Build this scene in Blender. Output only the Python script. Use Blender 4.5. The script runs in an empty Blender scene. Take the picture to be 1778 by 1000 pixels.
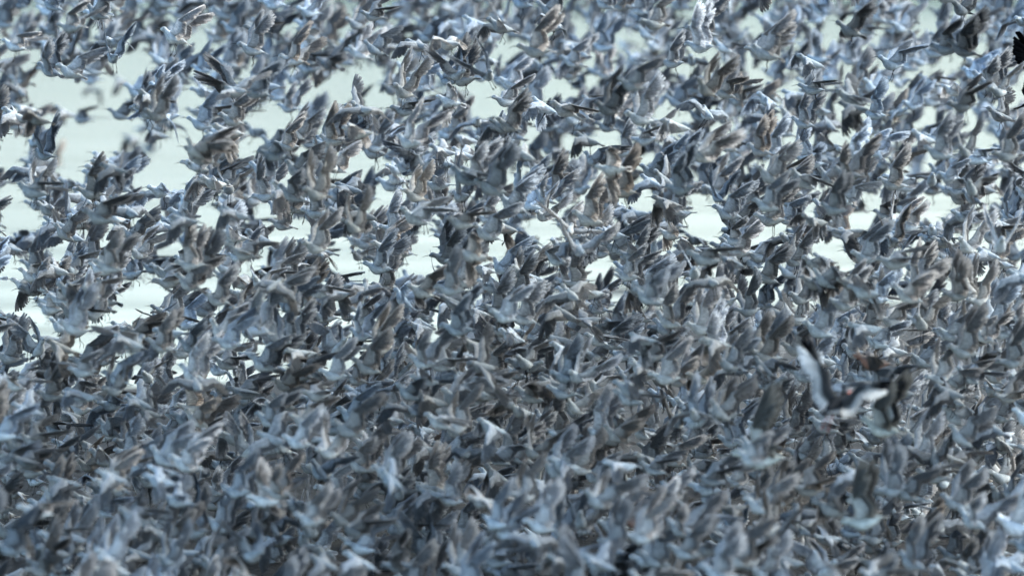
import bpy, math, random
import numpy as np
from mathutils import Matrix, Vector, Euler

R = math.radians
sc = bpy.context.scene
col = sc.collection

# ------------------------------------------------------------------ camera
PW, PH = 1778.0, 1000.0
CAM_H = 3.0
PITCH = 3.9                    # degrees below the horizon
LENS, SENSOR = 171.0, 36.0
FPX = PW * LENS / SENSOR
cam_d = bpy.data.cameras.new("camera")
cam_d.lens = LENS; cam_d.sensor_width = SENSOR
cam_d.clip_start = 0.5; cam_d.clip_end = 20000
cam_d.dof.use_dof = True
cam_d.dof.focus_distance = 23.8
cam_d.dof.aperture_fstop = 1.5
cam = bpy.data.objects.new("camera", cam_d); col.objects.link(cam)
cam.location = (0, 0, CAM_H)
cam.rotation_euler = (R(90 - PITCH), 0, 0)
sc.camera = cam

# ------------------------------------------------------------------ sky, sun, exposure
SUN_EL, SUN_AZ = 42.0, 58.0     # azimuth measured from +Y (behind the flock) towards +X
world = bpy.data.worlds.new("World"); sc.world = world
world.use_nodes = True
nt = world.node_tree
bg = nt.nodes["Background"]
sky = nt.nodes.new("ShaderNodeTexSky")
sky.sky_type = 'NISHITA'; sky.sun_disc = False
sky.sun_elevation = R(SUN_EL); sky.sun_rotation = R(SUN_AZ)
sky.air_density = 1.0; sky.dust_density = 2.5; sky.ozone_density = 1.5
# thin cloud: cool low down, a warm brighter break a few degrees above the horizon, broken sideways
geo_ = nt.nodes.new("ShaderNodeTexCoord")
sep = nt.nodes.new("ShaderNodeSeparateXYZ"); nt.links.new(geo_.outputs['Generated'], sep.inputs[0])
mpw = nt.nodes.new("ShaderNodeMapping"); mpw.inputs['Scale'].default_value = (9, 9, 60)
nt.links.new(geo_.outputs['Generated'], mpw.inputs[0])
nz = nt.nodes.new("ShaderNodeTexNoise"); nz.inputs['Scale'].default_value = 1.0; nz.inputs['Detail'].default_value = 3
nt.links.new(mpw.outputs[0], nz.inputs[0])
ma_ = nt.nodes.new("ShaderNodeMath"); ma_.operation = 'MULTIPLY_ADD'; ma_.inputs[1].default_value = .030; 
nt.links.new(nz.outputs[0], ma_.inputs[0]); nt.links.new(sep.outputs[2], ma_.inputs[2])
rw = nt.nodes.new("ShaderNodeValToRGB"); el = rw.color_ramp.elements
el[0].position = .03; el[0].color = (.195, .232, .27, 1)
el[1].position = .09; el[1].color = (.20, .236, .27, 1)
for ps, cc in ((.135, (.41, .365, .30, 1)), (.21, (.62, .53, .37, 1)), (.36, (.80, .83, .77, 1)), (.58, (.58, .70, .70, 1)), (.8, (.51, .65, .66, 1))):
    e_ = el.new(ps); e_.color = cc
nt.links.new(ma_.outputs[0], rw.inputs[0])
mw = nt.nodes.new("ShaderNodeVectorMath"); mw.operation = 'MULTIPLY'
nt.links.new(sky.outputs[0], mw.inputs[0]); nt.links.new(rw.outputs[0], mw.inputs[1])
nt.links.new(mw.outputs[0], bg.inputs[0])
bg.inputs[1].default_value = 0.145
sun_d = bpy.data.lights.new("sun", 'SUN')
sun_d.energy = 0.5; sun_d.angle = R(60); sun_d.color = (1.0, 1.0, 0.97)
sun = bpy.data.objects.new("sun", sun_d); col.objects.link(sun)
sd = Vector((math.sin(R(SUN_AZ)) * math.cos(R(SUN_EL)), math.cos(R(SUN_AZ)) * math.cos(R(SUN_EL)), math.sin(R(SUN_EL))))
sun.rotation_euler = sd.to_track_quat('Z', 'Y').to_euler()
sun.location = (0, 0, 30)
sc.view_settings.view_transform = 'Standard'
sc.view_settings.look = 'None'
sc.view_settings.exposure = 3.12
sc.view_settings.gamma = 1.0
sc.cycles.max_bounces = 6
sc.cycles.diffuse_bounces = 3
sc.cycles.caustics_reflective = False
sc.cycles.caustics_refractive = False

# ------------------------------------------------------------------ helpers
def new_mat(name):
    m = bpy.data.materials.new(name); m.use_nodes = True
    return m, m.node_tree, m.node_tree.nodes["Principled BSDF"]

def link_mesh(name, me, parent=None, **props):
    o = bpy.data.objects.new(name, me); col.objects.link(o)
    if parent: o.parent = parent
    for k, v in props.items(): o[k] = v
    return o

def np_mesh(name, verts, faces, cols=None, mat=None, smooth=True):
    """faces: (F,4) int array, a triangle repeats its last index"""
    me = bpy.data.meshes.new(name)
    faces = np.asarray(faces, dtype=np.int32)
    tri = faces[:, 2] == faces[:, 3]
    counts = np.where(tri, 3, 4).astype(np.int32)
    starts = np.concatenate([[0], np.cumsum(counts)[:-1]]).astype(np.int32)
    mask = np.ones(faces.shape, bool); mask[tri, 3] = False
    loops = faces[mask].astype(np.int32)
    me.vertices.add(len(verts)); me.loops.add(len(loops)); me.polygons.add(len(faces))
    me.vertices.foreach_set("co", np.ascontiguousarray(verts, dtype=np.float32).ravel())
    me.loops.foreach_set("vertex_index", loops)
    me.polygons.foreach_set("loop_start", starts)
    me.polygons.foreach_set("loop_total", counts)
    me.polygons.foreach_set("use_smooth", np.full(len(faces), smooth))
    if cols is not None:
        a = me.color_attributes.new("Plumage", 'FLOAT_COLOR', 'POINT')
        a.data.foreach_set("color", np.ascontiguousarray(cols, dtype=np.float32).ravel())
    if mat: me.materials.append(mat)
    me.update(calc_edges=True)
    return me

# ------------------------------------------------------------------ water, mud with dark near water, far bank
def water_material():
    m, t, p = new_mat("tidal_water")
    tc = t.nodes.new("ShaderNodeTexCoord")
    mp = t.nodes.new("ShaderNodeMapping"); mp.inputs['Scale'].default_value = (0.18, 1.0, 1.0)
    t.links.new(tc.outputs['Object'], mp.inputs[0])
    n1 = t.nodes.new("ShaderNodeTexNoise"); n1.inputs['Scale'].default_value = 5.0; n1.inputs['Detail'].default_value = 5
    n2 = t.nodes.new("ShaderNodeTexNoise"); n2.inputs['Scale'].default_value = 0.6; n2.inputs['Detail'].default_value = 3
    t.links.new(mp.outputs[0], n1.inputs[0]); t.links.new(mp.outputs[0], n2.inputs[0])
    b1 = t.nodes.new("ShaderNodeBump"); b1.inputs['Strength'].default_value = 0.35; b1.inputs['Distance'].default_value = 0.03
    b2 = t.nodes.new("ShaderNodeBump"); b2.inputs['Strength'].default_value = 0.9; b2.inputs['Distance'].default_value = 0.10
    t.links.new(n1.outputs[0], b1.inputs['Height']); t.links.new(n2.outputs[0], b2.inputs['Height'])
    t.links.new(b2.outputs[0], b1.inputs['Normal']); t.links.new(b1.outputs[0], p.inputs['Normal'])
    p.inputs['Base Color'].default_value = (0.05, 0.085, 0.095, 1)
    p.inputs['Roughness'].default_value = 0.05
    p.inputs['IOR'].default_value = 1.33
    p.inputs['Specular IOR Level'].default_value = 0.5
    return m

def grid_sheet(name, x0, x1, y0, y1, nx, ny, zf, mat, **props):
    xs = np.linspace(x0, x1, nx); ys = np.linspace(y0, y1, ny)
    X, Y = np.meshgrid(xs, ys); Z = zf(X, Y)
    v = np.stack([X.ravel(), Y.ravel(), Z.ravel()], 1)
    i = (np.arange(ny - 1)[:, None] * nx + np.arange(nx - 1)[None, :]).ravel()
    f = np.stack([i, i + 1, i + 1 + nx, i + nx], 1)
    return link_mesh(name, np_mesh(name, v, f, None, mat), **props)

wm = water_material()
grid_sheet("water", -4000, 4000, -50, 6000, 2, 2, lambda X, Y: X * 0, wm, kind="structure")

def mud_and_dark_material():
    m, t, p = new_mat("mud_and_dark_water_mat")  # mud colour, also the painted dark of the near water's reflection
    tc = t.nodes.new("ShaderNodeTexCoord")
    n = t.nodes.new("ShaderNodeTexNoise"); n.inputs['Scale'].default_value = 2.2; n.inputs['Detail'].default_value = 8
    t.links.new(tc.outputs['Object'], n.inputs[0])
    cr = t.nodes.new("ShaderNodeValToRGB")
    cr.color_ramp.elements[0].position = 0.38; cr.color_ramp.elements[0].color = (0.005, 0.006, 0.007, 1)
    cr.color_ramp.elements[1].position = 0.66; cr.color_ramp.elements[1].color = (0.018, 0.014, 0.012, 1)
    t.links.new(n.outputs[0], cr.inputs[0]); t.links.new(cr.outputs[0], p.inputs['Base Color'])
    n3 = t.nodes.new("ShaderNodeTexNoise"); n3.inputs['Scale'].default_value = 14; n3.inputs['Detail'].default_value = 6
    t.links.new(tc.outputs['Object'], n3.inputs[0])
    b = t.nodes.new("ShaderNodeBump"); b.inputs['Strength'].default_value = 0.8; b.inputs['Distance'].default_value = 0.04
    t.links.new(n3.outputs[0], b.inputs['Height']); t.links.new(b.outputs[0], p.inputs['Normal'])
    p.inputs['Roughness'].default_value = 0.8; p.inputs['Specular IOR Level'].default_value = 0.12
    return m

def mud_and_dark_z(X, Y):
    # mud bar on the right, widened to paint the near water's dark reflection
    r = np.random.RandomState(5)
    z = np.zeros_like(X)
    for k in range(26):
        kx, ky = r.uniform(-1.6, 1.6), r.uniform(-4, 4)
        z += 0.012 * np.sin(X * kx + Y * ky + r.uniform(0, 6.28)) / (0.6 + abs(ky) * 0.3)
    edge = 37.5 + 1.6 * np.sin(X * 0.7) + 0.9 * (X - 0.5)
    base = -0.055 + 0.26 / (1 + np.exp((Y - edge) * 1.2))
    return base * 1.0 + z * 0.8 - 0.10 * np.clip((np.abs(X) - 14) / 4, 0, 1) - 0.12 * np.clip((9 - Y) / 4, 0, 1)

mm = mud_and_dark_material()
grid_sheet("mud_and_dark_water", -18, 18, 5, 44, 240, 340, mud_and_dark_z, mm, kind="structure")

def bank_material():
    m, t, p = new_mat("bank_scrub")
    tc = t.nodes.new("ShaderNodeTexCoord")
    n = t.nodes.new("ShaderNodeTexNoise"); n.inputs['Scale'].default_value = 1.4; n.inputs['Detail'].default_value = 9
    t.links.new(tc.outputs['Object'], n.inputs[0])
    cr = t.nodes.new("ShaderNodeValToRGB")
    cr.color_ramp.elements[0].position = 0.35; cr.color_ramp.elements[0].color = (0.015, 0.028, 0.018, 1)
    cr.color_ramp.elements[1].position = 0.68; cr.color_ramp.elements[1].color = (0.05, 0.075, 0.04, 1)
    t.links.new(n.outputs[0], cr.inputs[0]); t.links.new(cr.outputs[0], p.inputs['Base Color'])
    p.inputs['Roughness'].default_value = 0.9
    return m
def bank_z(X, Y):
    r = np.random.RandomState(9)
    z = np.clip((Y - 322) / 14, 0, 1) * 3.2 - 0.4
    for k in range(30):
        kx, ky = r.uniform(-1.5, 1.5), r.uniform(-1.2, 1.2)
        z += 0.10 * np.sin(X * kx + Y * ky + r.uniform(0, 6.28)) * np.clip((Y - 324) / 6, 0, 1)
    return z - 2.2 * np.clip((-10 - X) / 60, 0, 1) * (X > -600) - np.clip((Y - 390) / 40, 0, 1) * 6
grid_sheet("far_bank", -260, 260, 318, 430, 420, 90, bank_z, bank_material(), kind="structure")

# ------------------------------------------------------------------ plumage material
def plumage_material():
    m, t, p = new_mat("plumage")
    at = t.nodes.new("ShaderNodeAttribute"); at.attribute_name = "Plumage"
    oi = t.nodes.new("ShaderNodeObjectInfo")
    tc = t.nodes.new("ShaderNodeTexCoord")
    n = t.nodes.new("ShaderNodeTexNoise"); n.inputs['Scale'].default_value = 170; n.inputs['Detail'].default_value = 3
    mp = t.nodes.new("ShaderNodeMapping"); mp.inputs['Scale'].default_value = (0.35, 1, 1)
    t.links.new(tc.outputs['Object'], mp.inputs[0]); t.links.new(mp.outputs[0], n.inputs[0])
    mr = t.nodes.new("ShaderNodeMapRange")
    mr.inputs['From Min'].default_value = 0.3; mr.inputs['From Max'].default_value = 0.7
    mr.inputs['To Min'].default_value = 0.72; mr.inputs['To Max'].default_value = 1.18
    t.links.new(n.outputs[0], mr.inputs[0])
    mx = t.nodes.new("ShaderNodeMix"); mx.data_type = 'RGBA'; mx.blend_type = 'MULTIPLY'; mx.inputs[0].default_value = 1
    t.links.new(at.outputs['Color'], mx.inputs[6]); t.links.new(oi.outputs['Color'], mx.inputs[7])
    sc_ = t.nodes.new("ShaderNodeVectorMath"); sc_.operation = 'SCALE'
    t.links.new(mx.outputs[2], sc_.inputs[0]); t.links.new(mr.outputs[0], sc_.inputs['Scale'])
    t.links.new(sc_.outputs[0], p.inputs['Base Color'])
    p.inputs['Roughness'].default_value = 0.8
    p.inputs['Specular IOR Level'].default_value = 0.1
    tr = t.nodes.new("ShaderNodeBsdfTranslucent")
    t.links.new(sc_.outputs[0], tr.inputs[0])
    ms = t.nodes.new("ShaderNodeMixShader")
    ml = t.nodes.new("ShaderNodeMath"); ml.operation = 'MULTIPLY'; ml.inputs[1].default_value = 0.85
    t.links.new(at.outputs['Alpha'], ml.inputs[0]); t.links.new(ml.outputs[0], ms.inputs[0])
    t.links.new(p.outputs[0], ms.inputs[1]); t.links.new(tr.outputs[0], ms.inputs[2])
    t.links.new(ms.outputs[0], t.nodes["Material Output"].inputs[0])
    return m
PLUM = plumage_material()

# ------------------------------------------------------------------ bird geometry
class Geo:
    def __init__(s): s.v = []; s.f = []; s.c = []; s.n = 0
    def add(s, v, f, c):
        v = np.asarray(v, float); f = np.asarray(f, int); c = np.asarray(c, float)
        s.v.append(v); s.f.append(f + s.n); s.c.append(c); s.n += len(v)
    def get(s): return np.concatenate(s.v), np.concatenate(s.f), np.concatenate(s.c)

SPEC = {
 # small grey wader in winter plumage
 'wader': dict(back=(.28, .295, .305), belly=(.53, .55, .55), breast=(.38, .395, .40), crown=(.22, .23, .24),
               cov_t=(.37, .38, .40), cov_b=(.54, .555, .57), fl_t=(.36, .365, .38), fl_b=(.60, .60, .61), bar=(.58, .59, .59),
               inner_white=0.0, tail=(.28, .28, .30), tail_side=(.5, .51, .52), leg=(.02, .02, .02), bill=(.018, .018, .02), bill_len=.034, bill_drop=.009, bill_r=.0022, size=1.0),
 'oyster': dict(back=(.012, .013, .016), belly=(.75, .76, .78), breast=(.012, .013, .016), crown=(.012, .013, .016),
               cov_t=(.05, .053, .058), cov_b=(.82, .83, .84), fl_t=(.02, .02, .024), fl_b=(.45, .46, .48), bar=(.93, .94, .95),
               inner_white=1.0, tail=(.02, .02, .022), tail_side=(.7, .7, .7), leg=(.42, .10, .07), bill=(.50, .09, .045), bill_len=.042, bill_drop=.002, bill_r=.0034, size=2.15),
 'crow': dict(back=(.015, .016, .018), belly=(.018, .019, .021), breast=(.015, .016, .018), crown=(.015, .016, .018),
               cov_t=(.016, .017, .02), cov_b=(.02, .021, .024), fl_t=(.014, .015, .018), fl_b=(.022, .023, .026), bar=(.018, .019, .022),
               inner_white=0.0, tail=(.015, .015, .018), tail_side=(.015, .015, .018), leg=(.02, .02, .02), bill=(.02, .02, .02), bill_len=.022, bill_drop=.003, bill_r=.0042, size=2.0),
 'gull': dict(back=(.55, .58, .62), belly=(.85, .86, .87), breast=(.85, .86, .87), crown=(.84, .85, .86),
               cov_t=(.55, .58, .62), cov_b=(.82, .83, .84), fl_t=(.55, .57, .6), fl_b=(.75, .76, .77), bar=(.86, .87, .88),
               inner_white=0.0, tail=(.85, .85, .85), tail_side=(.85, .85, .85), leg=(.4, .08, .05), bill=(.4, .06, .04), bill_len=.018, bill_drop=.003, bill_r=.0030, size=1.8),
 'plover': dict(back=(.30, .31, .28), belly=(.74, .77, .72), breast=(.55, .58, .53), crown=(.26, .27, .25),
               cov_t=(.32, .33, .31), cov_b=(.70, .72, .70), fl_t=(.14, .14, .14), fl_b=(.42, .42, .40), bar=(.78, .79, .78),
               inner_white=0.0, tail=(.5, .5, .48), tail_side=(.7, .7, .7), leg=(.03, .03, .03), bill=(.02, .02, .02), bill_len=.020, bill_drop=.0, bill_r=.0030, size=1.45),
 'knot': dict(back=(.17, .13, .11), belly=(.34, .20, .15), breast=(.30, .16, .12), crown=(.20, .14, .11),
               cov_t=(.22, .19, .18), cov_b=(.55, .50, .48), fl_t=(.10, .10, .10), fl_b=(.34, .33, .33), bar=(.62, .6, .6),
               inner_white=0.0, tail=(.3, .3, .3), tail_side=(.5, .5, .5), leg=(.03, .03, .03), bill=(.02, .02, .02), bill_len=.026, bill_drop=.002, bill_r=.0024, size=1.12),
}

def smooth_interp(P, n):
    """Catmull-Rom resample of rows P to n rows"""
    P = np.asarray(P, float); m = len(P)
    t = np.linspace(0, m - 1, n); i = np.minimum(t.astype(int), m - 2); u = (t - i)[:, None]
    g = lambda k: P[np.clip(k, 0, m - 1)]
    p0, p1, p2, p3 = g(i - 1), g(i), g(i + 1), g(i + 2)
    return 0.5 * (2 * p1 + (p2 - p0) * u + (2 * p0 - 5 * p1 + 4 * p2 - p3) * u ** 2 + (3 * p1 - p0 - 3 * p2 + p3) * u ** 3)

def tube(geo, pts, rad, color, seg=5, alpha=0.0, close=True):
    pts = np.asarray(pts, float); n = len(pts)
    d = np.gradient(pts, axis=0); d /= np.linalg.norm(d, axis=1)[:, None] + 1e-9
    up = np.array([0, 1, 0.01]); a = np.cross(d, up); a /= np.linalg.norm(a, axis=1)[:, None] + 1e-9
    b = np.cross(d, a)
    th = np.arange(seg) * 2 * math.pi / seg
    v = pts[:, None] + np.asarray(rad)[:, None, None] * (np.cos(th)[None, :, None] * a[:, None] + np.sin(th)[None, :, None] * b[:, None])
    v = v.reshape(-1, 3)
    f = []
    for k in range(n - 1):
        for j in range(seg):
            j2 = (j + 1) % seg
            f.append((k * seg + j, k * seg + j2, (k + 1) * seg + j2, (k + 1) * seg + j))
    if close:
        v = np.concatenate([v, pts[:1], pts[-1:]]); c0 = n * seg
        for j in range(seg):
            j2 = (j + 1) % seg
            f.append((j2, j, c0, c0)); f.append(((n - 1) * seg + j, (n - 1) * seg + j2, c0 + 1, c0 + 1))
    c = np.tile([*color, alpha], (len(v), 1))
    geo.add(v, f, c)

RINGS = [  # x, z, half width, half height
 (-.058, .0050, .0035, .0030), (-.050, .0045, .0085, .0060), (-.036, .0020, .0140, .0125), (-.016, -.0030, .0205, .0195), (.006, -.0060, .0245, .0245),
 (.026, -.0050, .0240, .0250), (.042, .0010, .0190, .0205), (.053, .0075, .0135, .0150), (.061, .0125, .0118, .0128),
 (.070, .0160, .0132, .0132), (.079, .0168, .0115, .0115), (.086, .0150, .0072, .0078), (.0905, .0138, .0030, .0034)]

def make_body(geo, S, rng, pose):
    rg = smooth_interp(RINGS, 20); seg = 12
    th = np.arange(seg) * 2 * math.pi / seg
    X = np.repeat(rg[:, 0], seg); ct, st = np.cos(th), np.sin(th)
    Y = (rg[:, 2:3] * ct[None]).ravel()
    Z = (rg[:, 1:2] + rg[:, 3:4] * st[None]).ravel()
    hd = pose.get('head_drop', 0.0)
    Z = Z - hd * np.clip((X - .045) / .045, 0, 1) ** 1.5
    up = np.tile(st, len(rg))
    v = np.stack([X, Y, Z], 1)
    n = len(rg); f = []
    for k in range(n - 1):
        for j in range(seg):
            j2 = (j + 1) % seg
            f.append((k * seg + j, k * seg + j2, (k + 1) * seg + j2, (k + 1) * seg + j))
    v = np.concatenate([v, [[rg[0, 0] - .001, 0, rg[0, 1]], [rg[-1, 0] + .001, 0, rg[-1, 1] - hd]]]); c0 = n * seg
    for j in range(seg):
        j2 = (j + 1) % seg
        f.append((j2, j, c0, c0)); f.append(((n - 1) * seg + j, (n - 1) * seg + j2, c0 + 1, c0 + 1))
    up = np.append(up, [0, 0]); Xa = v[:, 0]
    back, belly, breast, crown = (np.array(S[k]) for k in ('back', 'belly', 'breast', 'crown'))
    w = np.clip((up + rng.normal(0, .10, len(up)) + .12) / .45, 0, 1)[:, None]      # 1 = back, 0 = underside
    under = belly + (breast - belly) * np.clip((Xa - .022) / .02, 0, 1)[:, None] * np.clip(1 - (Xa - .060) / .02, 0.35, 1)[:, None]
    top = back + (crown - back) * np.clip((Xa - .055) / .012, 0, 1)[:, None]
    c = under * (1 - w) + top * w
    c *= (1 + rng.normal(0, .10, len(c)))[:, None]
    c = np.concatenate([c, np.zeros((len(c), 1))], 1)
    geo.add(v, f, c)
    for s in (-1, 1):   # eyes
        ex = np.array([.0745, s * .0118, .0185 - hd * .5])
        tube(geo, [ex + [0, -s * .001, 0], ex + [0, s * .0018, 0]], [.0028, .0016], (.008, .008, .008), 6)

def blade(geo, base, dirv, side, nrm, L, w, ct, cb, tip=0.35, bow=0.0, edge=1.0, roots=None, segs=3):
    """one flight feather, a thin closed vane with a raised shaft, pale at its base"""
    ts = np.linspace(0, 1, segs + 1)
    wid = w * np.array([.55] + [1.0] * (segs - 1) + [tip])
    pts_c = base[None] + dirv[None] * (L * ts)[:, None] + nrm[None] * (bow * L * ts ** 2)[:, None]
    thk = .0005
    rows = []
    for k in range(segs + 1):
        p = pts_c[k]
        rows += [p - side * wid[k] * .35, p + nrm * thk * 2, p + side * wid[k] * .65, p + side * wid[k] * .65 - nrm * thk, p - nrm * thk * 2, p - side * wid[k] * .35 - nrm * thk]
    f = []
    for k in range(segs):
        a, b = k * 6, (k + 1) * 6
        f += [(a, a + 1, b + 1, b), (a + 1, a + 2, b + 2, b + 1), (a + 3, a + 4, b + 4, b + 3), (a + 4, a + 5, b + 5, b + 4),
              (a + 2, a + 3, b + 3, b + 2), (a + 5, a, b, b + 5)]
    e = segs * 6; f += [(e, e + 1, e + 4, e + 5), (e + 1, e + 2, e + 3, e + 4)]
    c = np.zeros((len(rows), 4)); c[:, 3] = 1
    ct = np.array(ct); cb = np.array(cb)
    r = ct * 2.2 if roots is None else np.array(roots)
    for k in range(segs + 1):
        t = ts[k]; m = max(0, 1 - t / .45)
        tt = ct * (1 - m) + r * m
        bb = cb
        c[k * 6 + 0, :3] = tt * 1.25 * edge; c[k * 6 + 1, :3] = tt * .8; c[k * 6 + 2, :3] = tt
        c[k * 6 + 3, :3] = bb; c[k * 6 + 4, :3] = bb * .88; c[k * 6 + 5, :3] = bb * 1.15
    geo.add(rows, f, c)

def make_wing(geo, S, s, w, rng):
    """s = +1 left wing, -1 right wing; w = dict of angles"""
    f = w['fold']; rot = lambda a: np.array([math.cos(R(a)), math.sin(R(a))])
    sho = np.array([0., 0.])
    elb = sho + .034 * rot(-22 - 50 * f)
    wri = elb + .044 * rot(20 + 42 * f)
    ha = -10 - 74 * f
    tip = wri + .030 * rot(ha)
    phi0, phi1, tw0, tw1, swp = R(w['phi0']), R(w['phi1']), R(w['tw0']), R(w['tw1']), R(w['sweep'])
    span = .195; WS = 1.14
    def M(p2, h):
        p2 = np.atleast_2d(p2); h = np.broadcast_to(h, len(p2))
        a = p2[:, 0]; b = p2[:, 1]
        aa = np.clip(a, -.02, .25)
        ph = phi0 + (phi1 - phi0) * (aa / span)
        k = (phi1 - phi0) / span
        if abs(k) > 1e-3:
            yy = (np.sin(ph) - math.sin(phi0)) / k; zz = -(np.cos(ph) - math.cos(phi0)) / k
        else:
            yy = aa * math.cos(phi0); zz = aa * math.sin(phi0)
        tw = tw0 + (tw1 - tw0) * (aa / span)
        ny, nz = -np.sin(ph), np.cos(ph)
        x = b * np.cos(tw) - h * np.sin(tw)
        hn = b * np.sin(tw) + h * np.cos(tw)
        y = yy + ny * hn; z = zz + nz * hn
        # sweep: turn about the body's vertical for level wings and about the lateral for raised ones
        r = np.sqrt(y * y + z * z) * 1.0
        x2 = x * math.cos(swp) - aa * math.sin(swp)
        y2 = y * (1 - (1 - math.cos(swp)) * 1.0) + 0 * r
        z2 = z * (1 - (1 - math.cos(swp)) * 1.0)
        return np.stack([x2 * WS + .026, s * (y2 * WS + .013), z2 * WS + .012], 1)
    cov_t, cov_b, fl_t, fl_b, bar = (np.array(S[k]) for k in ('cov_t', 'cov_b', 'fl_t', 'fl_b', 'bar'))
    # ---- flight feathers: list of (base2d, direction angle, length, width, kind)
    fe = []
    secd = -92 - 16 * f
    for i in range(4):
        t = (i + .5) / 4; fe.append((sho + (elb - sho) * t, secd - 6 + 6 * t, .043 + .006 * (1 - t), .0165, 's'))
    for i in range(9):
        t = (i + .5) / 9; fe.append((elb + (wri - elb) * t, secd + 10 * t, .042 + .002 * t, .0150, 's'))
    d1 = secd + 12; d2 = ha - 3
    sp = w.get('splay', 1.0)
    for i in range(10):
        t = (i + .5) / 10
        tt = (i / 9) ** .95
        ang = d1 + (d2 - d1) * (tt * sp + (1 - sp) * .9)
        L = .048 + .054 * math.sin(min(1, i / 8.2) * math.pi / 2) - (.004 if i == 9 else 0)
        fe.append((wri + (tip - wri) * t, ang, L, .0185 - .0055 * t, 'p'))
    bow = w.get('bow', 0.0)
    for q, (b2, ang, L, wd, kd) in enumerate(fe):
        ang += rng.normal(0, 1.4); L *= 1 + rng.normal(0, .02)
        d2_ = rot(ang)
        h0 = -.0004 * (q % 2) + .00012 * q * (1 if kd == 's' else -1)
        base = M(b2, h0)[0]; end = M(b2 + d2_ * L, h0)[0]; mid = M(b2 + d2_ * L * .5, h0)[0]
        dv = end - base; Ln = np.linalg.norm(dv); dv /= Ln
        sd_ = M(b2 + d2_ * L * .5 + rot(ang + 90) * .01, h0)[0] - mid; sd_ /= np.linalg.norm(sd_) + 1e-9
        nr = np.cross(sd_, dv); nr /= np.linalg.norm(nr) + 1e-9
        if s < 0: nr = -nr
        if q == 0: nref = nr
        iw = S['inner_white']
        if iw:
            white = kd == 's' or q < 20
            ct = bar if white else fl_t; cb = bar * .95 if white else fl_b
            roots = bar
        else:
            k = 1 - .25 * (q / len(fe)); ct = fl_t * (1.25 * k) * (1 + rng.normal(0, .06)); cb = fl_b * (1.1 - .25 * q / len(fe)) * (1 + rng.normal(0, .06)); roots = ct * 1.8
        blade(geo, base, dv, sd_, nr, Ln, wd * WS, ct, cb, (.65 if kd == 's' else .5), bow if kd == 'p' else bow * .4, 1.0, roots)
    # ---- covert surface
    NU, NC = 13, 5
    us = np.linspace(0, 1, NU)
    lead = []; trail = []; hs = []
    lA = np.array([0, .012]); lW = wri + np.array([.002, .007])
    for u in us:
        if u < .66:
            t = u / .66
            ld = lA + (lW - lA) * t + np.array([0, -.006 * math.sin(math.pi * t)]) * (1 - f)
            bone = (sho + (elb - sho) * (t / .45)) if t < .45 else (elb + (wri - elb) * ((t - .45) / .55))
            an = secd + 8 * t; Lf = .043 * .52
        else:
            t = (u - .66) / .34
            ld = lW + (tip + rot(ha) * .012 - lW) * t + rot(ha + 90) * .002 * (1 - t)
            bone = wri + (tip - wri) * t
            an = d1 + (d2 - d1) * t; Lf = .026 - .006 * t
        lead.append(ld); trail.append(bone + rot(an) * Lf); hs.append(.0052 * (1 - .75 * u))
    rows = []; colr = []
    for side in (1, -1):
        for k, u in enumerate(us):
            for j in range(NC):
                c_ = j / (NC - 1)
                p = lead[k] * (1 - c_) + trail[k] * c_
                h = hs[k] * math.sin(math.pi * min(1, c_ * .92 + .08)) * (1 if side > 0 else -.35) + (.0012 if side > 0 else -.0014)
                if j == 0: h = side * .0006
                rows.append(M(p, h)[0])
                if side > 0:
                    cc = cov_t * (1 + .18 * math.sin(9 * c_ + u * 3)) * (1 + rng.normal(0, .10))
                    if j == NC - 1: cc = bar * (.8 if .25 < u else .55)
                    if j == 0: cc = cov_t * 1.1
                else:
                    cc = cov_b * (1 + rng.normal(0, .07))
                    if j == NC - 1: cc = cov_b * .25 + fl_b * .75
                    if j == NC - 2: cc = cov_b * .7 + fl_b * .3
                    if j == 0: cc = cov_b * .62
                colr.append([*cc, .5])
    o2 = NU * NC; ff = []
    for k in range(NU - 1):
        for j in range(NC - 1):
            a = k * NC + j; b = a + NC
            ff.append((a, b, b + 1, a + 1)); ff.append((o2 + a, o2 + a + 1, o2 + b + 1, o2 + b))
        a = k * NC; b = a + NC
        ff.append((a, o2 + a, o2 + b, b)); ff.append((a + NC - 1, b + NC - 1, o2 + b + NC - 1, o2 + a + NC - 1))
    e = (NU - 1) * NC
    for j in range(NC - 1):
        ff.append((j, j + 1, o2 + j + 1, o2 + j)); ff.append((e + j, o2 + e + j, o2 + e + j + 1, e + j + 1))
    geo.add(rows, ff, colr)

def make_tail(geo, S, spread, rng, droop):
    n = 8
    for i in range(n):
        t = i / (n - 1) * 2 - 1
        a = t * spread
        d = np.array([-math.cos(R(a)) * math.cos(R(droop)), math.sin(R(a)), -math.sin(R(droop)) * math.cos(R(a))]); d /= np.linalg.norm(d)
        sdv = np.array([math.sin(R(a)), math.cos(R(a)), 0]); nr = np.cross(d, sdv); nr = nr if nr[2] > 0 else -nr
        m = abs(t); cc = np.array(S['tail']) * (1 - m) + np.array(S['tail_side']) * m
        blade(geo, np.array([-.044, t * .006, .0045 + .0012 * (1 - m)]), d, sdv, nr, .040 - .002 * m, .0105, cc, cc * 1.4, .5, 0.0, 1.0, cc * 1.2, 2)

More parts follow.
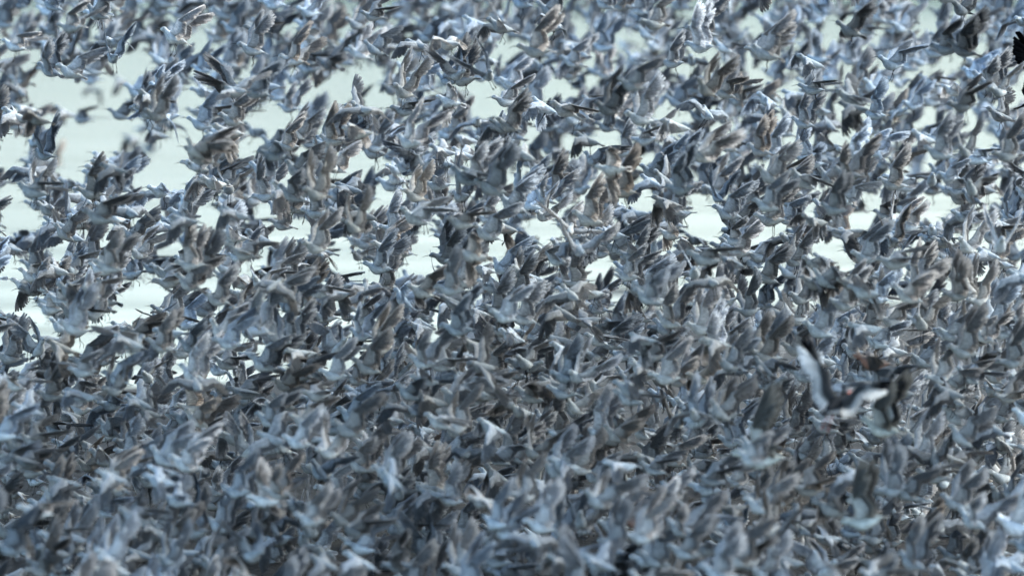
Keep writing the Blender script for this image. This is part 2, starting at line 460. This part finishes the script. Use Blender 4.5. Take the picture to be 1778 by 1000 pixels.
def make_legs(geo, S, mode, rng):
    if mode == 'tuck': return
    for s in (-1, 1):
        a = rng.uniform(-25, 20); b = a + rng.uniform(5, 45)
        p0 = np.array([-.012, s * .008, -.018]); p1 = p0 + .020 * np.array([-math.sin(R(a)), 0, -math.cos(R(a))])
        p2 = p1 + .028 * np.array([-math.sin(R(b)), s * .05, -math.cos(R(b))])
        tube(geo, [p0, p1, p2], [.0030, .0014, .0013], S['leg'], 5)
        for q in (-22, 0, 22):
            t = np.array([math.cos(R(q)) * .4 - .1, math.sin(R(q)) * .5, -.85]); t /= np.linalg.norm(t)
            tube(geo, [p2, p2 + t * .012, p2 + t * .020 + [-.002, 0, 0]], [.0014, .0011, .0005], S['leg'], 4)

def make_bird(kind, pose, seed):
    rng = np.random.RandomState(seed); S = SPEC[kind]
    g = Geo()
    make_body(g, S, rng, pose)
    for s in (1, -1):
        w = dict(pose['w'])
        for k, a in (('phi0', 5), ('phi1', 8), ('tw0', 4), ('tw1', 6), ('sweep', 4)): w[k] = w[k] + rng.normal(0, a)
        w['fold'] = min(1, max(0, w['fold'] + rng.normal(0, .05)))
        make_wing(g, S, s, w, rng)
    make_tail(g, S, pose.get('tail', 16), rng, pose.get('droop', 4))
    make_legs(g, S, pose.get('legs', 'hang'), rng)
    v, f, c = g.get()
    b = Geo(); hd = pose.get('head_drop', 0.0)
    L, D, r = S['bill_len'], S['bill_drop'], S['bill_r']
    ts = np.linspace(0, 1, 5)
    tube(b, np.stack([.0885 + L * ts, ts * 0, .0142 - hd - D * ts ** 2 - .004 * ts], 1), r * (1 - .72 * ts), S['bill'], 6)
    bv, bf, bc = b.get()
    return v * S['size'], f, c, bv * S['size'], bf, bc

W = lambda phi0, phi1, tw0, tw1, sweep, fold, **k: dict(phi0=phi0, phi1=phi1, tw0=tw0, tw1=tw1, sweep=sweep, fold=fold, **k)
POSES = {
 'raised':   dict(w=W(64, 96, 8, 0, -1, .16, bow=-.05, splay=.92), words='wings raised straight up', share=8),
 'spear':    dict(w=W(70, 92, 15, 10, 10, .36, bow=-.05, splay=.8), words='narrow wings pointed back', share=7),
 'upfan':    dict(w=W(48, 78, 18, 25, 14, .12, splay=.9, bow=.05), words='wings fanned open', share=3, tail=30),
 'bent':     dict(w=W(58, 40, 5, -10, 18, .50, bow=.0, splay=.8), words='wings bent at wrist', share=4),
 'glide':    dict(w=W(22, 6, 10, 12, 6, .08, bow=.05), words='wings held level', share=2),
 'cupped':   dict(w=W(28, -48, 18, 25, -6, .12, splay=.9, bow=-.10), words='wings arched over', share=3),
 'downfan':  dict(w=W(-8, -72, 12, 22, -10, .10, splay=.92, bow=.12), words='wings fanned down', share=3, tail=26),
 'forward':  dict(w=W(10, -50, 30, 38, -24, .15, splay=.9, bow=.08), words='wings swept forward', share=3, tail=24),
 'half':     dict(w=W(30, 20, 0, -10, 24, .72, splay=.7), words='wings half folded', share=2, legs='hang'),
}
LIB = []            # (pose name, verts, faces, cols, bill verts, bill faces, bill cols)
seed = 0
for pn, p in POSES.items():
    for k in range(6 if p['share'] > 2 else 4):
        seed += 1
        q = dict(p); q['legs'] = 'hang' if (k % 4) != 3 else 'tuck'
        q['head_drop'] = [0, .004, -.003, .006, .002, -.005][k]
        LIB.append((pn,) + make_bird('wader', q, seed))
BYPOSE = {pn: [i for i, e in enumerate(LIB) if e[0] == pn] for pn in POSES}

# ------------------------------------------------------------------ where the flock is
cp, sp_ = math.cos(R(PITCH)), math.sin(R(PITCH))
FWD = np.array([0, cp, -sp_]); UPV = np.array([0, sp_, cp]); RGT = np.array([1., 0, 0])
EYE = np.array([0, 0, CAM_H])
def project(P):
    d = P - EYE
    z = d @ FWD; x = d @ RGT; y = d @ UPV
    return PW / 2 + FPX * x / z, PH / 2 - FPX * y / z, z
def unproject(x, y, depth):
    return EYE + depth * (FWD + RGT * (x - PW / 2) / FPX + UPV * (PH / 2 - y) / FPX)
def rotm(yaw, pitch, roll):
    return np.array(Matrix.Rotation(R(yaw), 3, 'Z') @ Matrix.Rotation(R(-pitch), 3, 'Y') @ Matrix.Rotation(R(roll), 3, 'X'))

GAPS = [  # openings between birds where water shows, ellipses in photo pixels
 (235,110,24,22),(130,165,95,18),(210,235,50,26),(20,262,24,20),(125,262,24,52),(285,302,48,18),(470,210,36,18),(590,150,36,34),
 (640,128,34,18),(655,172,40,14),(893,68,13,11),(875,95,32,13),(832,156,36,20),(850,195,38,14),(960,160,26,15),(1010,50,14,22),(1096,70,36,22),
 (1026,140,15,10),(1145,195,14,15),(1190,122,12,18),(1195,205,11,14),(922,232,22,13),(1058,236,32,9),(980,250,14,16),(885,288,14,9),(628,282,32,22),
 (1120,270,14,8),(1307,42,18,12),(1443,56,19,26),(1316,130,20,16),(1240,100,22,8),(1375,152,13,11),(1520,70,8,11),(1608,40,22,14),(1583,126,14,9),
 (1648,117,34,13),(1703,80,12,13),(1768,165,14,24),(1457,236,19,12),(1620,208,16,11),(1685,200,11,9),(1710,242,26,22),(1598,284,15,26),(1368,248,14,9),
 (38,378,30,22),(102,438,14,6),(18,470,18,9),(12,518,12,24),(60,540,14,7),(248,515,46,14),(207,550,16,9),(87,577,18,7),(155,585,12,5),
 (364,376,13,18),(457,368,12,11),(490,405,16,8),(530,400,10,9),(592,422,14,9),(597,462,8,13),(295,435,11,11),(450,455,8,7),(365,492,12,6),(265,355,13,8),
 (730,453,18,18),(738,420,22,12),(607,465,11,9),(645,478,8,6),(940,400,30,12),(865,430,9,5),(1040,460,22,7),(1115,352,17,13),(1073,510,12,6),(670,340,13,13),
 (1228,388,22,28),(1330,408,12,8),(1492,384,23,12),(1525,345,11,11),(1440,435,22,11),(1475,465,9,5),(1630,367,18,7),(1635,343,8,7),(1720,340,11,5),(1687,402,6,5),
 (1210,350,10,11),(300,262,16,14),(340,232,10,16),(430,262,14,10),(60,100,10,8),(330,175,20,12),(540,170,16,14),(70,140,14,10),(760,140,12,12),(1545,152,8,8),
 (700,100,10,8),(500,60,10,10),(345,70,10,16),(1660,30,8,8),(22,330,14,10),(1268,235,9,8),(520,262,14,8)]
G = 2.0
gw, gh = int(PW / G) + 1, int(PH / G) + 1
gx, gy = np.meshgrid(np.arange(gw) * G, np.arange(gh) * G)
gap = np.zeros((gh, gw), bool)
rg_ = np.random.RandomState(3)
for (cx, cy, rx, ry) in GAPS:
    a = np.arctan2(gy - cy, gx - cx)
    k_ = (.80 if cx < 620 else .92) if cy > 330 else (.90 if cx < 480 else .64)
    rx, ry = rx * k_, ry * k_
    wob = 1 + .18 * np.sin(3 * a + rg_.uniform(0, 6)) + .12 * np.sin(5 * a + rg_.uniform(0, 6))
    gap |= ((gx - cx) / (rx * 1.0)) ** 2 + ((gy - cy) / (ry * 1.0)) ** 2 < wob

def depth_at(y, rng):
    t = np.interp(y, [-150, 0, 250, 500, 750, 1000, 1100], [31.5, 30.2, 27.4, 24.8, 22.7, 21.0, 20.6])
    return t + (rng.uniform(-2.2, 2.6) if rng.rand() < .8 else -rng.uniform(1.5, 2.0 + 6.5 * max(0, 1 - y / 700)) if y < 700 else 0)

rng = np.random.RandomState(20240)
names = list(POSES); shares = np.array([POSES[n]['share'] for n in names], float); shares /= shares.sum()
def new_orient(pose):
    yaw = 180 + rng.normal(0, 29)
    if rng.rand() < .06: yaw += rng.choice([-75, 75, 150])
    pit = rng.normal(13, 10)
    roll = rng.normal(0, 13)
    if pose in ('glide', 'cupped'): roll += rng.choice([-1, 1]) * rng.uniform(8, 30)
    return yaw, pit, roll

birds = []          # dict(lib, M(3x3), loc, scale, tint, key)
cover = np.zeros((gh, gw), np.int16)
SUB = [e[1][::1] for e in LIB]
FC = [e[1][e[2]].mean(1) for e in LIB]
def samples(li, Mx, loc, s):
    P = np.concatenate([SUB[li], FC[li]]) * s
    return P @ Mx.T + loc
def stamp(li, Mx, loc, s):
    P = samples(li, Mx, loc, s)
    if P[:, 2].min() < .015: return None
    x, y, z = project(P)
    return x, y, z
def try_add(x, y, pose, yaw=None, depth=None, key=False, tol=.004, tint=None, s=None, li=None, inframe=True):
    li = li if li is not None else int(rng.choice(BYPOSE[pose]))
    o = new_orient(pose)
    if yaw is not None: o = (yaw[0], yaw[1], yaw[2])
    d = depth if depth else depth_at(y, rng)
    s = s or rng.uniform(.86, 1.07)
    loc = unproject(x, y, d)
    if loc[2] < .10: return False
    Mx = rotm(*o)
    r = stamp(li, Mx, loc, s)
    if r is None: return False
    px, py, pz = r
    if not inframe and ((px > -2) & (px < PW + 2) & (py > -2) & (py < PH + 2)).any(): return False
    ix = (px / G).astype(int); iy = (py / G).astype(int)
    ok = (ix >= 0) & (ix < gw) & (iy >= 0) & (iy < gh)
    if ok.any():
        if gap[iy[ok], ix[ok]].sum() > tol * (1.0 if y > 330 else (1 if x < 480 else 4)) * len(px): return False
        cover[iy[ok], ix[ok]] += 1
    if tint is None:
        b = float(np.clip(math.exp(rng.normal(0, .22)), .55, 1.35)); b = 1.5 if rng.rand() < .04 else b; wv = rng.normal(.0, .035)
        tint = (b * (1 + wv), b, b * (1 - wv))
    birds.append(dict(yaw=o[0], pitch=o[1], li=li, M=Mx, loc=loc, s=s, tint=tint, key=key, pose=LIB[li][0]))
    return True

KEYS = [  # birds that stand out in the photo: body centre x, y, pose
 (62,195,'spear'),(58,282,'upfan'),(197,208,'cupped'),(284,224,'spear'),(350,218,'raised'),(392,250,'raised'),(402,284,'half'),(545,214,'raised'),(572,258,'raised'),
 (272,294,'upfan'),(262,198,'raised'),(106,156,'raised'),(224,137,'raised'),(452,172,'glide'),(205,318,'upfan'),(497,335,'downfan'),(728,262,'upfan'),(1112,205,'raised'),
 (1148,296,'spear'),(1062,405,'cupped'),(700,440,'glide'),(1217,245,'spear'),(1130,520,'raised'),(922,522,'spear'),(678,556,'raised'),(552,510,'half'),(492,391,'raised'),
 (402,420,'raised'),(129,507,'cupped'),(335,604,'upfan'),(378,525,'raised'),(830,545,'downfan'),(735,570,'downfan'),(984,610,'downfan'),(1096,680,'cupped'),(1076,730,'cupped'),
 (722,813,'raised'),(786,866,'raised'),(1038,832,'upfan'),(942,840,'downfan'),(323,730,'cupped'),(410,722,'cupped'),(284,834,'cupped'),(238,898,'half'),(65,890,'half'),
 (544,905,'upfan'),(120,842,'downfan'),(775,262,'cupped'),(900,270,'cupped'),(1100,150,'spear'),(640,345,'raised'),(1310,800,'spear'),(60,815,'cupped'),(520,590,'half'),
 (1250,600,'downfan'),(1500,370,'cupped'),(1340,380,'spear'),(1620,330,'raised'),(1660,160,'cupped'),(1520,200,'raised'),(230,600,'forward'),(880,400,'downfan'),(990,330,'raised')]
for (x, y, p) in KEYS:
    for k in range(40):
        if try_add(x + rng.uniform(-3, 3), y + rng.uniform(-3, 3), p, (180 + rng.normal(0, 12), rng.normal(15, 6), rng.normal(0, 8)),
                   depth=depth_at(y, rng) - 1.0, key=True, tol=.006 + .0015 * k): break

# scattered through the volume first, then wherever the photo shows no water and no bird stands yet
for k in range(7000):
    x, y = rng.uniform(-330, PW + 330), rng.uniform(-120, PH + 120)
    infr = -60 < x < PW + 60
    if not infr and rng.rand() < .45: continue
    try_add(x, y, names[rng.choice(len(names), p=shares)])
    if len(birds) > 1600: break
n_base = len(birds)
# flock continued above the frame, unseen birds added to shade the lower ones
for k in range(3800):
    try_add(rng.uniform(-1100, PW + 1100), rng.uniform(-1150, -60), names[rng.choice(len(names), p=shares)], depth=rng.uniform(16.3, 22.0), inframe=False)
n_over = len(birds) - n_base
CH = 4
for it in range(22000):
    if it % 60 == 0:
        h2, w2 = gh // CH, gw // CH
        cv = cover[:h2 * CH, :w2 * CH].reshape(h2, CH, w2, CH).sum((1, 3)); gp = gap[:h2 * CH, :w2 * CH].reshape(h2, CH, w2, CH).mean((1, 3))
        yy, xx = np.nonzero((cv < 3) & (gp < .25))
        if len(yy) < 30: break
    j = rng.randint(len(yy))
    x = (xx[j] + rng.rand()) * CH * G; y = (yy[j] + rng.rand()) * CH * G
    if y > 840 and rng.rand() < .8: continue
    try_add(x + rng.normal(0, 22), y + rng.normal(6, 22), names[rng.choice(len(names), p=shares)])
    if len(birds) - n_over > 3000: break
print("birds", n_base, len(birds), "uncovered cells", len(yy))

# stragglers beyond the main body, out of focus, crossing the open water
for k in range(90):
    i0 = len(birds)
    if rng.rand() < .8: try_add(rng.uniform(0, PW), rng.uniform(5, 330), names[rng.choice(len(names), p=shares)], depth=rng.uniform(33, 39), tol=9)
# ------------------------------------------------------------------ special birds
def place_special(name, kind, pose, seed, x, y, depth, yaw, label, category, s=1.0, group=None, w=None):
    p = dict(POSES[pose]); p['legs'] = 'tuck' if kind in ('gull', 'crow') else 'hang'
    if w: p['w'] = dict(p['w'], **w)
    v, f, c, bv, bf, bc = make_bird(kind, p, seed)
    o = link_mesh(name, np_mesh(name, v, f, c, PLUM), label=label, category=category)
    b = link_mesh("bill", np_mesh("bill", bv, bf, bc, PLUM), o)
    loc = unproject(x, y, depth)
    o.matrix_world = Matrix.Translation(loc) @ Matrix(rotm(*yaw).tolist()).to_4x4() @ Matrix.Scale(s, 4)
    return samples_of(v, f, rotm(*yaw), loc, s)
def samples_of(v, f, Mx, loc, s):
    return (np.concatenate([v, v[f].mean(1)]) * s) @ Mx.T + loc
special = []
special.append(place_special("oystercatcher", 'oyster', 'raised', 501, 1448, 706, 19.6, (62, 14, 22),
    "large black wader flying off, white bars on its raised wings, reddish legs", "bird", .60, w=dict(phi0=55, phi1=72, sweep=0, tw0=48, tw1=48, fold=.12)))
special.append(place_special("crow", 'crow', 'raised', 502, 1806, 178, 24.5, (15, 15, 0),
    "black bird mostly out of frame, one dark wing showing among grey birds", "bird", .85))
special.append(place_special("gull", 'gull', 'raised', 503, 1772, 915, 20.2, (185, 12, 4),
    "small white gull with raised wings, whitest bird in the bottom corner", "bird", .8))
special.append(place_special("plover", 'plover', 'raised', 504, 1325, 797, 20.0, (182, 2, 5),
    "pale greenish plover flying level with wings up, above the dark foreground", "bird", 1.0))
special.append(place_special("plover", 'plover', 'raised', 505, 1535, 745, 20.2, (150, 12, -10),
    "pale plump plover with blurred upright wings, just beside the large black wader", "bird", .85))
special.append(place_special("plover", 'plover', 'raised', 506, 1505, 905, 19.6, (172, -12, 8),
    "whitish plover with steep narrow wings, low over the brown mud", "bird", .8))
special.append(place_special("wading_bird", 'gull', 'raised', 507, 448, 572, 21.6, (140, 12, 0),
    "pale wader with a tall white wing, brightest bird below the water gaps", "bird", .62))
special.append(place_special("knot", 'knot', 'cupped', 508, 1520, 630, 21.0, (178, 10, 5),
    "reddish brown shorebird half hidden beside the white-winged oystercatcher", "bird", 1.0))
special.append(place_special("knot", 'knot', 'bent', 509, 1112, 905, 19.8, (175, 12, 5),
    "shorebird with a rusty orange breast patch, low over the dark foreground", "bird", 1.0))

# ------------------------------------------------------------------ which birds show largest
ZB = 2.5
zw, zh = int(PW / ZB) + 1, int(PH / ZB) + 1
zb = np.full(zh * zw, 1e9); own = np.full(zh * zw, -1, int)
cells = []
for i, b in enumerate(birds + [None] * len(special)):
    P = samples(b['li'], b['M'], b['loc'], b['s']) if b else special[i - len(birds)]
    x, y, z = project(P)
    ok = (x >= 0) & (x < PW) & (y >= 0) & (y < PH)
    x, y, z = x[ok], y[ok], z[ok]
    for ox, oy in ((0, 0), (1, 0), (0, 1), (1, 1)):
        ci = np.minimum((y / ZB).astype(int) + oy, zh - 1) * zw + np.minimum((x / ZB).astype(int) + ox, zw - 1)
        od = np.argsort(-z); ci2, z2 = ci[od], z[od]
        m = z2 < zb[ci2]; zb[ci2[m]] = z2[m]; own[ci2[m]] = i
cnt = np.bincount(own[own >= 0], minlength=len(birds) + len(special))
vis = cnt[:len(birds)]
order = np.argsort(-vis)
N_IND = 290
solo = list(order[:N_IND])
print("smallest individual covers", vis[order[N_IND - 1]], "cells; unseen birds", int((vis == 0).sum()))

# ------------------------------------------------------------------ individuals
MESH = {}
def lib_mesh(li):
    if li not in MESH:
        e = LIB[li]
        MESH[li] = (np_mesh("wading_bird", e[1], e[2], e[3], PLUM), np_mesh("bill", e[4], e[5], e[6], PLUM))
    return MESH[li]
cellpix = {}
idx = np.arange(zh * zw)
info = []; ALL_LABELS = []
for i in solo:
    m = idx[own == i]; cx = (m % zw).mean() * ZB / PW * 100; cy = (m // zw).mean() * ZB / PH * 100
    info.append((int(i), cx, cy))
def tone(b):
    return 'pale grey' if b['tint'][1] > 1.08 else ('dark grey' if b['tint'][1] < .92 else 'grey')
TENTH = ['no', 'one tenth', 'two tenths', 'three tenths', 'four tenths', 'halfway', 'six tenths', 'seven tenths', 'eight tenths', 'nine tenths']
def place(v, fine):
    t = v / 10
    if t < .5: return 'barely' if not fine or t < .25 else 'scarcely'
    if t >= 9.5: return 'fully' if not fine or t >= 9.75 else 'almost fully'
    n = max(1, min(9, int(round(t))))
    return (('' if not fine else ('past ' if t > n else 'under ')) + TENTH[n])
def attitude(b):
    p = b['pitch']; yw = (b['yaw'] - 180 + 180) % 360 - 180
    if abs(yw) > 55: return 'turned aside'
    if p > 24: return 'climbing'
    if p < 8: return 'level'
    return 'facing us' if yw > 18 else ('facing away' if yw < -18 else 'rising')
used_labels = set()
for i, cx, cy in info:
    b = birds[i]
    ma, mb = lib_mesh(b['li'])
    o = link_mesh("wading_bird", ma); q = link_mesh("bill", mb, o)
    o.matrix_world = Matrix.Translation(b['loc']) @ Matrix(b['M'].tolist()).to_4x4() @ Matrix.Scale(b['s'], 4)
    o.color = (*b['tint'], 1)
    at_ = attitude(b)
    w1 = POSES[b['pose']]['words']
    cands = [f"{tone(b)} shorebird, {w1}, {place(cx, 0)} across, {place(cy, 0)} down",
             f"{tone(b)} shorebird {at_}, {w1}, {place(cx, 0)} across, {place(cy, 0)} down",
             f"{tone(b)} shorebird, {w1}, {place(cx, 1)} across, {place(cy, 0)} down",
             f"{tone(b)} shorebird, {w1}, {place(cx, 0)} across, {place(cy, 1)} down",
             f"{tone(b)} shorebird, {w1}, {place(cx, 1)} across, {place(cy, 1)} down",
             f"{tone(b)} bird {at_}, {w1}, {place(cx, 1)} across, {place(cy, 1)} down"]
    for lab in cands:
        lab = lab.replace(' ,', ',').replace('  ', ' ')
        if lab not in used_labels and len(lab.split()) <= 16: break
    used_labels.add(lab)
    ALL_LABELS.append(lab)
    o['label'] = lab; o['category'] = 'bird'; o['group'] = 'grey shorebirds of the dense flying flock'

# ------------------------------------------------------------------ the remaining birds as one mass
rest = [i for i in range(len(birds)) if i not in set(int(k) for k in solo)]
V, F, Cc = [], [], []; nv = 0
for i in rest:
    b = birds[i]; e = LIB[b['li']]
    for v, f, c in ((e[1], e[2], e[3]), (e[4], e[5], e[6])):
        V.append(((v * b['s']) @ b['M'].T + b['loc']).astype(np.float32)); F.append(f + nv); nv += len(v)
        c2 = c.copy(); c2[:, :3] *= np.array(b['tint']); Cc.append(c2.astype(np.float32))
fl = link_mesh("flock", np_mesh("flock", np.concatenate(V), np.concatenate(F), np.concatenate(Cc), PLUM), kind="stuff",
               label="dense mass of small grey shorebirds flying over the water", category="flock")
fl.color = (1, 1, 1, 1)
print("faces in flock", len(fl.data.polygons))
